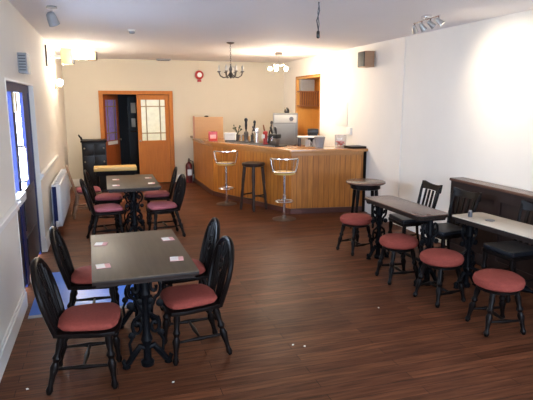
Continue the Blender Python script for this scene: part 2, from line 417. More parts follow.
# things on the bar --------------------------------------------------------
BE = (P2 - P1).normalized(); BN = V((-BE.y, BE.x)); BANG = math.atan2(BE.y, BE.x)
def on_bar(s, d): p = P1 + BE * s + BN * d; return (p.x, p.y, BZ)
t = thing('upright_board', 'tan wooden board standing upright on the left end of the bar', 'board', (2.20, 11.30, BZ), R(-4))
MB().box((-.31, 0, .0), (.31, .03, .46), .004).build('board', BOARDW, t)
m = MB(); m.box((-.345, -.01, 0), (-.31, .06, .48)); m.box((-.31, .03, 0), (.31, .05, .03)); m.build('side_batten', SHELFW, t, smooth=False)
MB().lathe([(.02, 0), (.045, .004), (.045, .02), (.02, .03)], (-.05, .015, .46), seg=14).build('knob', DARK, t)
t = thing('charity_box', 'small red box on the bar in front of the tan board', 'box', (2.12, 10.50, BZ), R(-8))
MB().box((-.09, -.06, 0), (.09, .06, .19), .008).build('body', REDP, t)
MB().box((-.06, -.064, .05), (.06, -.06, .13)).build('front_label', PINKM, t, smooth=False)
MB().box((-.04, -.01, .19), (.04, .01, .194)).build('slot', BLACK, t, smooth=False)
t = thing('ice_bucket', 'cream tub on the bar right of the small red box', 'tub', (2.42, 10.22, BZ), R(-20))
m = MB(); m.prism([(-.11, -.075), (.11, -.075), (.11, .075), (-.11, .075)], .03, .15, .012); m.build('body', CREAMP, t)
MB().box((-.12, -.085, .15), (.12, .085, .175), .006).build('rim', WPLAST, t)
MB().box((-.10, -.07, 0), (.10, .07, .03)).build('base', BLACK, t, smooth=False)
t = thing('potted_sprigs', 'dark pot of thin sprigs on the bar behind the cream tub', 'plant', (2.62, 10.45, BZ))
MB().lathe([(.04, 0), (.055, .10), (.06, .12), (.05, .12), (.045, .09), (0, .09)], seg=16).build('pot', DGREY, t)
m = MB()
for i in range(9):
    a_ = i * 2.4; r_ = .05 + .012 * (i % 4); zt = .22 + .02 * (i % 5)
    m.tube([(0, 0, .09), (r_ * .5 * math.cos(a_), r_ * .5 * math.sin(a_), .09 + zt * .4), (r_ * math.cos(a_) * 1.5, r_ * math.sin(a_) * 1.5, zt)], .005, 5)
    m.lathe([(.0, 0), (.014, .012), (.012, .028), (0, .04)], (r_ * math.cos(a_) * 1.5, r_ * math.sin(a_) * 1.5, zt - .01), seg=6)
m.build('sprigs', GREEN, t)
# rubber drip mat / tray
t = thing('drip_tray', 'long black drip tray with a steel lip lying along the bar top', 'tray', on_bar(1.10, .22), BANG)
MB().box((-.72, -.13, 0), (.72, .16, .018), .004).build('tray', GRAPH, t)
MB().box((-.72, -.15, 0), (.72, -.131, .022), .003).build('steel_lip', STEEL, t)
def pump(s, d, label, kind):
    x, y, z = on_bar(s, d); z += .0185
    t = thing('beer_pump', label, 'beer pump', (x, y, z), BANG, 'beer pumps on the bar')
    if kind == 'tall':
        MB().lathe([(.06, 0), (.06, .02), (.045, .03), (.045, .16), (.05, .17), (.035, .20), (0, .205)], seg=16).build('column', PEWTER, t)
        MB().lathe([(.012, 0), (.012, .03), (.02, .05), (.026, .12), (.024, .18), (.034, .21), (.034, .24), (.012, .26), (0, .262)], (0, 0, .20), seg=14).build('handle', BLACK, t)
        MB().tube([(0, -.04, .14), (0, -.10, .14), (0, -.115, .12), (0, -.115, .05)], .011).build('spout', CHROME, t)
    elif kind == 'lever':
        MB().lathe([(.04, 0), (.04, .02), (.03, .03), (.03, .14), (0, .15)], seg=14).build('column', BLACK, t)
        MB().tube([(0, 0, .14), (.02, 0, .22), (.06, 0, .27), (.075, 0, .36)], [.014, .014, .016, .02]).build('handle', BLACK, t)
        MB().lathe([(0, 0), (.024, .015), (.028, .04), (.018, .065), (0, .07)], (.075, 0, .35), seg=12).build('knob', BLACK, t)
    elif kind == 'silver':
        MB().lathe([(.05, 0), (.05, .015), (.038, .02), (.038, .20), (.046, .21), (.046, .27), (.03, .29), (0, .295)], seg=18).build('column', CHROME, t)
        MB().box((-.035, -.075, .16), (.035, -.04, .23), .008).build('tap', CHROME, t)
        MB().lathe([(.010, 0), (.014, .03), (.018, .09), (0, .10)], (0, -.055, .23), (0, -.4, 1), 10).build('handle', DGREY, t)
    elif kind == 'red':
        MB().lathe([(.05, 0), (.05, .015), (.036, .02), (.04, .18), (.045, .20), (.045, .23), (0, .25)], seg=18).build('column', REDP, t)
        MB().box((-.03, -.065, .11), (.03, -.038, .18), .006).build('badge', WPLAST, t)
        MB().lathe([(.012, 0), (.016, .03), (.012, .11), (0, .115)], (0, -.02, .245), (0, -.25, 1), 10).build('handle', SHELFW, t)
    else:
        MB().box((-.09, -.05, 0), (.09, .05, .12), .02).build('column', PEWTER, t)
        MB().box((-.11, -.06, .12), (.11, .06, .20), .02).build('head', BLACK, t)
        for q in (-.055, .055):
            MB().lathe([(.012, 0), (.018, .03), (.024, .09), (.018, .13), (0, .14)], (q, -.01, .20), (q, -.3, 1), 10).build('handle', BLACK, t)
            MB().tube([(q, -.06, .15), (q, -.11, .15), (q, -.115, .08)], .009, 6).build('spout', CHROME, t)
    return t
pump(.72, .30, 'tall dark beer pump with a rounded handle, leftmost on the bar', 'tall')
pump(.86, .34, 'slim black beer pump with a bent lever beside the tall dark pump', 'lever')
pump(1.12, .24, 'silver cylindrical beer pump in the middle of the bar top', 'silver')
pump(1.40, .22, 'red beer pump with a white badge on the bar', 'red')
pump(1.29, .40, 'slim black lever beer pump between the silver and red pumps', 'lever')
pump(1.64, .24, 'dark twin-handled beer pump, rightmost on the bar', 'twin')
# clear tub of sweets
t = thing('sweet_tub', 'clear plastic tub holding red and white sweets on the right of the bar', 'tub', (4.00, 8.45, BZ))
MB().lathe([(.085, 0), (.10, .02), (.105, .20), (.10, .21), (.10, .205), (.098, .02), (0, .008)], seg=24).build('tub_wall', CLEARP, t)
m = MB()
for i in range(26):
    a_ = random.random() * 6.28; r_ = .075 * math.sqrt(random.random()); z_ = .012 + .075 * random.random()
    m.lathe([(0, 0), (.016, .006), (.016, .016), (0, .022)], (r_ * math.cos(a_), r_ * math.sin(a_), z_), (random.random() - .5, random.random() - .5, 1), 7)
m.build('sweets', SWEETR, t)['kind'] = 'stuff'
t = thing('grey_bin', 'grey plastic bin standing on the bar before the hatch', 'bin', (3.62, 8.50, BZ), .2)
m = MB(); m.lathe([(.07, 0), (.095, .16), (.10, .165), (.10, .18), (.088, .18), (.066, .012), (0, .012)], seg=20); m.build('bin_body', GREY, t)
# back counter with machines --------------------------------------------------
t = thing('back_counter', 'low dark back counter along the wall behind the bar', 'counter', (3.45, 12.07, 0))
MB().box((-.75, -.26, 0), (.80, .28, .90)).build('cabinet', DARKP, t, smooth=False)
MB().box((-.78, -.29, .90), (.82, .28, .94), .006).build('worktop', SHELFW, t)
t = thing('side_counter', 'dark side counter under the hatch behind the bar', 'counter', (3.98, 10.45, 0))
MB().box((-.28, -1.25, 0), (.28, 1.2, .90)).build('cabinet', DARKP, t, smooth=False)
MB().box((-.31, -1.27, .90), (.285, 1.22, .94), .006).build('worktop', SHELFW, t)
t = thing('glass_washer', 'stainless steel machine standing on the counter behind the bar pumps', 'machine', (3.84, 10.95, .94), R(-19))
MB().box((-.27, -.2, .02), (.27, .2, .70), .012).build('cabinet', STEEL, t)
MB().box((-.235, -.212, .10), (.20, -.2, .46), .006).build('door', STEEL, t)
MB().box((-.24, -.208, .50), (.24, -.2, .66), .004).build('control_panel', simple('pale_grey_panel', (.36, .355, .34), .4), t)
MB().lathe([(.05, 0), (.045, .02), (0, .022)], (.13, -.208, .58), (0, -1, 0), 16).build('dial', DGREY, t)
for q in ((-.22, -.15), (.22, -.15), (-.22, .15), (.22, .15)): MB().lathe([(.02, 0), (.02, .02)], (*q, 0), seg=10).build('foot', BLACK, t)
t = thing('black_kettle', 'small black jug on top of the stainless steel machine', 'jug', (3.88, 10.97, 1.64))
MB().lathe([(.05, 0), (.058, .03), (.052, .07), (.03, .10), (.03, .105), (0, .11)], seg=16).build('jug_body', BLACK, t)
MB().lathe([(.012, 0), (.014, .012), (0, .02)], (0, 0, .108), seg=10).build('lid_knob', BLACK, t)
t = thing('draining_tray', 'white draining tray held on a stand before the hatch', 'tray', (3.90, 9.62, .94), R(-14))
MB().box((-.25, -.16, .25), (.25, .16, .275), .006).build('tray', WPLAST, t)
for q in ((-.22, -.13), (.22, -.13), (-.22, .13), (.22, .13)): MB().box((q[0] - .012, q[1] - .012, 0), (q[0] + .012, q[1] + .012, .25)).build('leg', DGREY, t, smooth=False)
for i, (q, lb) in enumerate((((-.07, -.02), 'left white jug standing under the draining tray'), ((.09, -.02), 'right white jug standing under the draining tray'))):
    p = t.matrix_basis @ V((*q, 0)); p = V((3.90 + q[0], 9.60 + q[1], .94))
    j = thing('white_jug', lb, 'jug', p, 0, 'white jugs under the tray')
    MB().lathe([(.045, 0), (.05, .02), (.055, .12), (.05, .20), (.045, .21), (.044, .205), (.04, .03), (0, .02)], seg=16).build('jug_body', WPLAST, j)
    MB().tube([(.05, 0, .17), (.085, 0, .16), (.09, 0, .10), (.055, 0, .05)], .008).build('handle', WPLAST, j)
t = thing('coffee_maker', 'small black coffee machine beside the draining tray', 'machine', (4.10, 9.98, .94), R(-20))
MB().box((-.10, -.13, 0), (.10, .13, .05), .01).build('base', BLACK, t); MB().box((-.10, .03, .05), (.10, .13, .30), .01).build('tower', BLACK, t)
MB().box((-.11, -.13, .30), (.11, .13, .40), .02).build('head', BLACK, t)
tumb = MB().lathe([(.028, 0), (.034, .11), (.036, .115), (.033, .113), (.026, .008), (0, .008)], seg=14).build('tumbler', AMBER, loc=(2.85, 11.95, .94))
names = ['leftmost', 'second', 'third', 'fourth', 'fifth', 'sixth', 'rightmost']
for i in range(7):
    o = tumb if i == 0 else tumb.copy()
    if i: COL.objects.link(o)
    o.location = (2.80 + i * .115, 11.92 + .03 * (i % 2), .94)
    o.scale = (1, 1, 1.7 if i % 3 == 0 else 1.25)
    tag(o, 'amber tumbler on the back counter, %s of its row' % names[i] + ('' if i in (0, 6) else ' from the left'), 'glass', 'tumblers on the back counter')
# right wall behind the bar: wall menus
o = MB().box((XR - .012, 8.80, 1.44), (XR, 9.28, 1.86), .003).build('wall_menu', PAPER); recenter(o)
tag(o, 'plain white card fixed to the wall above the bar end', 'card')
o = MB().box((XR - .035, 8.60, 1.30), (XR, 8.78, 1.42), .006).build('wall_socket', WPLAST); recenter(o)
tag(o, 'small white switch box on the wall above the sweet tub', 'switch')

# ------------------------------------------------------------------ fire extinguisher, bell
t = thing('fire_extinguisher', 'dark red fire extinguisher standing by the left end of the bar', 'fire extinguisher', (1.88, 12.22, 0))
MB().lathe([(.075, 0), (.08, .02), (.08, .40), (.065, .45), (.03, .48), (.03, .50), (0, .50)], seg=20).build('cylinder', REDDK, t)
MB().lathe([(.02, 0), (.026, .01), (.026, .05), (.01, .06), (0, .06)], (0, 0, .50), seg=12).build('valve', BRASS, t)
m = MB(); m.box((-.012, -.09, .56), (.012, .03, .575)); m.box((-.012, -.10, .535), (.012, .0, .545)); m.build('lever', BLACK, t, smooth=False)
MB().tube([(.02, 0, .53), (.09, -.01, .50), (.105, -.02, .38), (.10, -.02, .20)], .012).build('hose', BLACK, t)
MB().box((-.05, -.083, .18), (.05, -.079, .32)).build('instruction_label', WPLAST, t, smooth=False)
t = thing('fire_alarm_bell', 'round red fire alarm bell high on the back wall', 'alarm bell', (2.20, YB, 2.50))
MB().lathe([(.10, 0), (.105, .02), (.10, .055), (.07, .075), (0, .08)], axis=(0, -1, 0), seg=24).build('gong', REDP, t)
MB().lathe([(.055, .0), (.055, .004), (0, .006)], (0, -.0785, 0), (0, -1, 0), 18).build('centre_disc', WPLAST, t)
MB().box((-.045, -.05, -.16), (.045, 0, -.105), .006).build('call_box', REDP, t)
MB().tube([(0, -.008, .10), (0, -.008, .30)], .006, 6).build('conduit', WALLB, t)

# ------------------------------------------------------------------ ceiling fittings
t = thing('chandelier', 'unlit brass chandelier with curved candle arms hanging above the floor', 'chandelier', (2.02, 8.45, 2.28))
MB().lathe([(.02, -.03), (.06, -.015), (.065, 0)], (0, 0, ZC - 2.28), seg=20).build('canopy', PEWTER, t)
m = MB(); z = .20
while z < ZC - 2.28 - .03:
    a_ = int(z * 100) % 2
    ring = [(.010 * math.cos(q * PI / 4), 0, z + .016 + .020 * math.sin(q * PI / 4)) for q in range(8)]
    if a_: ring = [(0, x, zz) for x, _, zz in ring]
    m.tube(ring, .003, 5, True); z += .031
m.build('chain', PEWTER, t)
MB().lathe([(0, -.03), (.012, -.02), (.02, 0), (.045, .03), (.03, .06), (.018, .08), (.03, .12), (.016, .16), (.012, .20), (0, .21)], seg=16).build('centre_stem', PEWTER, t)
for k in range(8):
    a_ = k * PI / 4 + .2; c, s_ = math.cos(a_), math.sin(a_)
    pts = [(r_ * c, r_ * s_, z_) for r_, z_ in ((.02, .05), (.07, .0), (.13, -.012), (.185, .02), (.205, .07))]
    ar = MB().tube(pts, .0075, 7).build('arm', PEWTER, t)
    MB().lathe([(.006, 0), (.028, .008), (.03, .016), (.01, .018)], (.205 * c, .205 * s_, .07), seg=12).build('drip_pan', PEWTER, ar)
    MB().lathe([(.009, 0), (.009, .05), (.013, .06), (.011, .085), (0, .105)], (.205 * c, .205 * s_, .088), seg=8).build('candle_bulb', BULBOFF, ar)
    m = MB().tube([(.02 * c, .02 * s_, .18), (.09 * c, .09 * s_, .13), (.16 * c, .16 * s_, .05)], .003, 5); m.build('bead_string', BULBOFF, ar)
t = thing('lit_pendant', 'lit cluster ceiling light glowing above the bar', 'ceiling light', (3.28, 9.75, 2.50))
MB().lathe([(.06, 0), (.075, .02), (.075, .06), (.06, .065)], (0, 0, ZC - 2.50 - .065), seg=20).build('canopy', PEWTER, t)
MB().rod((0, 0, .06), (0, 0, ZC - 2.50 - .06), .008).build('stem', CHROME, t)
MB().lathe([(.0, .03), (.04, .04), (.04, .07), (0, .08)], seg=16).build('hub', CHROME, t)
for k in range(5):
    a_ = k * 2 * PI / 5 + .3; c, s_ = math.cos(a_), math.sin(a_)
    ar = MB().tube([(.03 * c, .03 * s_, .055), (.10 * c, .10 * s_, .08), (.16 * c, .16 * s_, .04)], .007, 7).build('arm', CHROME, t)
    MB().lathe([(0, -.035), (.022, -.028), (.034, -.005), (.030, .02), (.014, .035), (0, .036)], (.17 * c, .17 * s_, .005), seg=14).build('bulb', BULB, ar)
def spot_bar(name, label, loc, rz, aims, lit):
    t = thing(name, label, 'spotlight bar', loc, rz)
    MB().box((-.06, -.035, -.03), (.06, .035, 0), .004).build('ceiling_plate', CHROME, t)
    MB().rod((-.30, 0, -.045), (.30, 0, -.045), .009).build('rail', CHROME, t)
    for i, q in enumerate((-.28, -.10, .10, .28)):
        d = V(aims[i]).normalized()
        arm = MB().rod((q, 0, -.05), (q, 0, -.085), .007).build('spot_arm', PEWTER, t)
        b0 = V((q, 0, -.10)) - d * .035
        MB().lathe([(.014, 0), (.022, .01), (.026, .04), (.036, .09), (.034, .09), (.028, .07), (0, .065)], b0, d, 16).build('spot_head', simple('satin_nickel', (.42, .41, .40), .35, .7), arm)
        MB().lathe([(.027, 0), (.027, .003), (0, .004)], b0 + d * .074, d, 14).build('lens', SPOTG if lit[i] else BULBOFF, arm)
    return t
SB = V((3.47, 5.22, ZC))
# rail runs along Y: local x -> world y (rz = 90 deg); world aim (dx,dy,dz) -> local (dy,-dx,dz)
aimsW = [(.83, -.42, -.80), (.83, -.12, -.68), (.7, .1, -.8), (.5, .5, -.8)]
aimsL = [(b, -a_, c) for a_, b, c in aimsW]
spot_bar('spotlight_bar', 'chrome four-headed spotlight bar on the ceiling near the right wall', SB, PI / 2 - .12, aimsL, (1, 1, 0, 0))
t = thing('ceiling_spotlight', 'single white spotlight on the ceiling beside the left wall', 'spotlight', (-.43, 5.85, ZC))
MB().lathe([(.05, 0), (.055, -.02), (.0, -.022)], seg=18).build('base', GREY, t)
MB().rod((0, 0, -.02), (0, 0, -.06), .01).build('arm', CHROME, t)
MB().lathe([(.02, 0), (.04, .015), (.05, .06), (.055, .13), (.05, .13), (.045, .11), (0, .10)], (-.02, -.02, -.06), (.25, .35, -.8), 18).build('spot_head', GREY, t)
m = MB().tube([(0, 0, .0), (.01, 0, -.08), (-.012, .01, -.17), (.004, .01, -.25), (0, 0, -.27)], .006, 7)
t = thing('hanging_cable', 'loose black cable hanging from the ceiling near the camera', 'cable', (2.03, 4.85, ZC))
m.build('wire', DGREY, t); MB().tube([(.008, 0, 0), (-.006, .004, -.1), (.012, .01, -.2), (.002, 0, -.27)], .004, 6).build('wire', DGREY, t)
MB().lathe([(.010, 0), (.016, .01), (.016, .06), (.010, .07)], (0, 0, -.335), seg=12).build('lamp_holder', BLACK, t)
t = thing('smoke_detector', 'small round smoke detector on the ceiling above the left tables', 'smoke detector', (.43, 7.40, ZC))
MB().lathe([(.055, 0), (.055, -.015), (.045, -.02), (0, -.02)], seg=20).build('base', CREAMP, t)
MB().lathe([(.04, -.02), (.035, -.045), (.02, -.05), (0, -.05)], seg=20).build('sensor', GREY, t)
t = thing('ceiling_grille', 'thin dark slotted vent near the back wall on the ceiling', 'vent', (1.36, 12.1, ZC))
MB().box((-.15, -.08, -.03), (.15, .08, 0), .004).build('frame', GREY, t)
m = MB()
for i in range(5): m.box((-.13, -.06 + i * .028, -.035), (.13, -.048 + i * .028, -.03))
m.build('slats', BLACK, t, smooth=False)

# ------------------------------------------------------------------ left wall fittings
t = thing('wall_lamp', 'glowing lamp on the left wall beyond the street door', 'wall lamp', (XL, 10.20, 2.16))
MB().box((0, -.04, -.06), (.018, .04, .06), .004).build('back_plate', BRASS, t)
MB().tube([(.018, 0, -.02), (.06, 0, -.05), (.09, 0, -.02), (.09, 0, .0)], .008).build('arm', BRASS, t)
MB().lathe([(.02, 0), (.045, .03), (.055, .07), (.04, .11), (.0, .12)], (.09, 0, 0), seg=16).build('globe', BULBW, t)
t = thing('ceiling_lantern', 'lit white box light hanging under the ceiling between two wooden speakers', 'lantern', (-.295, 9.55, 2.59))
MB().box((-.105, -.07, 0), (.105, .07, .20), .01).build('diffuser', BULBW, t); MB().box((-.03, -.03, .20), (.03, .03, .23)).build('mount', WPLAST, t, smooth=False)
def speaker(label, loc, rz, wood, dims, bracket):
    w_, d_, h_ = dims                                   # local: faces +x, width along y
    t = thing('loudspeaker', label, 'speaker', loc, rz, 'wooden wall speakers')
    MB().box((0, -w_ / 2, 0), (d_, w_ / 2, h_), .004).build('cabinet', wood, t)
    MB().box((d_, -w_ / 2 + .008, .008), (d_ + .014, w_ / 2 - .008, h_ - .008), .004).build('grille', GRAPH, t)
    MB().box(bracket[0], bracket[1]).build('bracket', WPLAST, t, smooth=False)
    return t
speaker('pale plywood speaker high up on the left wall', (-.60, 9.60, 2.50), R(-8), SPKW, (.18, .17, .26), ((-.18, -.02, .10), (0, .02, .15)))
speaker('brown speaker under the ceiling right of the white box light', (-.185, 9.90, 2.60), R(-4), SPKB, (.14, .13, .15), ((.03, -.02, .15), (.09, .02, .22)))
speaker('brown wooden speaker high on the right wall beyond the bar end', (XR - .04, 7.92, 2.44), PI, SPKB, (.24, .17, .25), ((-.028, -.04, .08), (0, .04, .16)))
t = thing('wall_vent', 'small grey metal vent box on the wall above the street door', 'vent', (XL, 6.05, 2.17))
MB().box((0, -.14, 0), (.085, .14, .20), .003).build('plate', GREY, t)
m = MB()
for i in range(6): m.box((.010, -.146, .025 + i * .028), (.075, -.14, .035 + i * .028))
m.build('louvres', DGREY, t, smooth=False)
o = MB().tube([(XL + .014, 8.86, 2.42), (XL + .014, 8.86, 2.74)], .013).build('wall_conduit', DARKP); recenter(o)
tag(o, 'short dark vertical pipe on the left wall near the ceiling', 'pipe')
t = thing('radiator', 'white panel radiator on the left wall beyond the street door', 'radiator', (XL, 8.78, 0))
m = MB(); m.box((.10, -.95, .12), (.155, .95, .70), .006)
m.build('front_panel', RADW, t)
m = MB()
for i in range(38): y = -.93 + i * .049; m.box((.155, y, .15), (.160, y + .02, .67))
m.build('ribs', RADW, t, smooth=False)
for y in (-.95, .935): MB().box((.045, y, .12), (.10, y + .015, .70)).build('end_cover', DKBLUE, t, smooth=False)
m = MB(); m.box((.04, -.95, .70), (.06, .95, .725)); m.box((.14, -.95, .70), (.16, .95, .725))
for i in range(9): m.box((.06, -.95 + i * .234, .70), (.14, -.92 + i * .234, .725))
m.build('top_grille', RADW, t, smooth=False)
MB().box((.025, -.9, .14), (.045, .9, .66)).build('rear_panel', RADW, t, smooth=False)
m = MB(); m.box((.001, -.6, .3), (.025, -.55, .6)); m.box((.001, .55, .3), (.025, .6, .6)); m.build('bracket', GREY, t, smooth=False)
m = MB(); m.rod((.09, -.99, 0), (.09, -.99, .14), .010); m.rod((.09, -.99, .14), (.09, -.94, .14), .010); m.build('pipe', CHROME, t)
MB().lathe([(.018, 0), (.024, .01), (.024, .07), (.016, .08)], (.09, -.99, .13), seg=14).build('valve', WPLAST, t)
# added slab, coloured as sky reflected on the floor inside the street door
t = thing('sky_sheen', 'blue slab painted as sky sheen with a pale front edge on the floor inside the street door', 'sky_sheen', (-.25, 5.40, 0))
MB().box((-.48, -.60, 0), (.48, .62, .008), .003).build('sheen_slab', SKYSHEEN, t); MB().box((-.48, -.66, 0), (.48, -.601, .007), .002).build('sheen_edge', GREY, t)

# ------------------------------------------------------------------ black cabinet at the far end
t = thing('black_cabinet', 'tall black cabinet with brass knobs left of the double doors', 'cabinet', (-.21, 11.55, 0))
MB().box((-.24, -.2, .06), (.24, .25, 1.06), .006).build('carcass', BLACKG, t)
MB().box((-.26, -.22, 1.06), (.26, .26, 1.10), .008).build('top', DARK, t)
MB().box((-.22, -.19, 0), (.22, .24, .06)).build('plinth', BLACK, t, smooth=False)
for s_ in (-1, 1):
    dd = MB().box((s_ * .115 - .11, -.215, .10), (s_ * .115 + .11, -.2, .78), .005).build('door', BLACKG, t)
    MB().lathe([(.006, 0), (.018, .012), (.015, .028), (0, .032)], (s_ * .19, -.215, .66), (0, -1, 0), 12).build('knob', BRASS, dd)
    dd = MB().box((s_ * .115 - .11, -.215, .80), (s_ * .115 + .11, -.2, 1.04), .005).build('drawer', BLACKG, t)
    MB().lathe([(.006, 0), (.018, .012), (.015, .028), (0, .032)], (s_ * .19, -.215, .94), (0, -1, 0), 12).build('knob', BRASS, dd)
m = MB().tube([(-.24, .05, 1.09), (-.25, .05, 1.14), (-.28, .05, 1.17), (-.30, .05, 1.21)], [.022, .02, .018, .012]); m.build('finial', DARK, t)

# ------------------------------------------------------------------ tables
def pedestal(parent, y, w_, h_, kx=.6):
    """ornate cast-iron end frame of a pub table, lying in the x-z plane at local y"""
    m = MB(); 
    m.lathe([(.045, 0), (.05, .03), (.03, .05), (.026, .16), (.045, .20), (.028, .25), (.024, h_ - .20), (.042, h_ - .16), (.03, h_ - .12), (.03, h_)], (0, y, .0), seg=12)
    m.box((-w_ * .42, y - .025, h_ - .018), (w_ * .42, y + .025, h_))
    p = m.build('pedestal', IRON, parent)
    for s_ in (-kx, kx):
        f = MB().tube([(0, y, .13), (s_ * .08, y, .15), (s_ * .16, y, .09), (s_ * .22, y, .035), (s_ * .27, y, .022), (s_ * .285, y, .05), (s_ * .265, y, .065)],
                      [.022, .024, .024, .022, .02, .016, .010], 8)
        f.lathe([(.03, 0), (.03, .01), (.018, .022)], (s_ * .25, y, 0), seg=10); f.build('foot', IRON, p)
        m = MB()
        # upper bracket scroll
        pts = []
        for k in range(17):
            a_ = -PI / 2 + k * (2.6 * PI) / 16; r_ = .085 - .0042 * k
            pts.append((s_ * (.115 + r_ * math.cos(a_)), y, h_ - .11 + r_ * math.sin(a_)))
        m.tube(pts, .013, 6)
        m.tube([(s_ * .03, y, h_ - .30), (s_ * .09, y, h_ - .24), (s_ * .12, y, h_ - .19)], .013, 6)
        # lower C scroll
        pts = []
        for k in range(15):
            a_ = PI / 2 - k * (2.3 * PI) / 14; r_ = .07 - .0035 * k
            pts.append((s_ * (.10 + r_ * math.cos(a_)), y, .30 + r_ * math.sin(a_)))
        m.tube([(s_ * .03, y, .40)] + pts, .013, 6)
        for (qx, qz, qr) in ((.17, h_ - .24, .028), (.06, h_ - .22, .024), (.17, .24, .026), (.05, .44, .022)):
            m.lathe([(0, -.012), (qr, -.006), (qr, .006), (0, .012)], (s_ * qx, y, qz), (0, 1, 0), 10)
        m.tube([(s_ * .19, y, .10), (s_ * .20, y, .18), (s_ * .15, y, .24)], .011, 6)
        m.build('scroll', IRON, p)
    return p
def pub_table(label, loc, rz, w_, l_, top, group=None, chamfer=0., h_=.76, kx=.6, ky=.58):
    t = thing('pub_table', label, 'table', loc, rz, group)
    a_, b_ = w_ / 2, l_ / 2; c = chamfer
    poly = [(-a_, -b_), (a_, -b_), (a_, b_), (-a_, b_)] if not c else [(-a_ + c, -b_), (a_ - c, -b_), (a_, -b_ + c), (a_, b_ - c), (a_ - c, b_), (-a_ + c, b_), (-a_, b_ - c), (-a_, -b_ + c)]
    tt = MB().prism(poly, h_ - .008, h_, .003).build('tabletop', top, t)
    MB().prism(poly, h_ - .032, h_ - .008, .004).build('edge_band', TEDGE, t)
    ins = [(x * .93, y * .96) for x, y in poly]
    MB().prism(ins, h_ - .055, h_ - .032).build('underframe', TEDGE, t, smooth=False)
    yy = b_ * ky
    pedestal(t, -yy, w_, h_ - .055, kx); pedestal(t, yy, w_, h_ - .055, kx)
    MB().turned((0, -yy, .22), (0, yy, .22), [(.016, 0), (.016, .42), (.032, .46), (.036, .5), (.032, .54), (.016, .58), (.016, 1)]).build('stretcher', IRON, t)
    return t
pub_table('rectangular dark table nearest the camera on the left with four paper mats', (.205, 3.96, 0), R(1.5), .69, 1.24, TTOP)
pub_table('rectangular dark table in the left row, between the nearest table and the double doors', (.35, 7.68, 0), R(0), .70, 1.30, TTOP)
pub_table('narrow brown table with clipped corners nearest the round table on the right', (3.135, 4.96, 0), R(1), .39, 1.16, TTOPR, None, .05, kx=.5, ky=.86)
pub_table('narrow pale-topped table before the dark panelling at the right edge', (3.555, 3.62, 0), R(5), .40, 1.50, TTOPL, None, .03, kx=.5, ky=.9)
# far table with a yellow pine top
t = thing('pine_table', 'narrow side table with a yellow pine top before the double doors', 'table', (.16, 9.52, 0))
MB().box((-.36, -.17, .70), (.36, .17, .765), .006).build('tabletop', PALEPINE, t)
m = MB(); m.box((-.32, -.13, .62), (.32, .13, .70)); m.build('apron', DARK, t, smooth=False)
for q in ((-.3, -.12), (.3, -.12), (-.3, .12), (.3, .12)): MB().turned((*q, 0), (*q, .62), [(.016, 0), (.022, .2), (.018, .5), (.026, .8), (.024, 1)]).build('leg', DARK, t)
# small round table
t = thing('round_table', 'small round dark wood table at the right end of the bar', 'table', (3.60, 6.72, 0))
MB().lathe([(0, .715), (.27, .715), (.285, .725), (.285, .745), (.275, .75), (0, .75)], seg=40).build('tabletop', TTOPR, t)
MB().lathe([(.20, .64), (.215, .65), (.215, .715), (.19, .715)], seg=28).build('apron', DARK, t)
for k in range(4):
    a_ = k * PI / 2 + .5; c, s_ = math.cos(a_), math.sin(a_)
    MB().turned((.24 * c, .24 * s_, .003), (.18 * c, .18 * s_, .66), [(.014, 0), (.02, .1), (.015, .2), (.024, .3), (.02, .6), (.027, .8), (.024, 1)]).build('leg', DARK, t)
m = MB()
for k in range(2):
    a_ = k * PI / 2 + .5; c, s_ = .222 * math.cos(a_), .222 * math.sin(a_); m.rod((c, s_, .19 + .025 * k), (-c, -s_, .19 + .025 * k), .011)
m.build('stretcher', DARK, t)

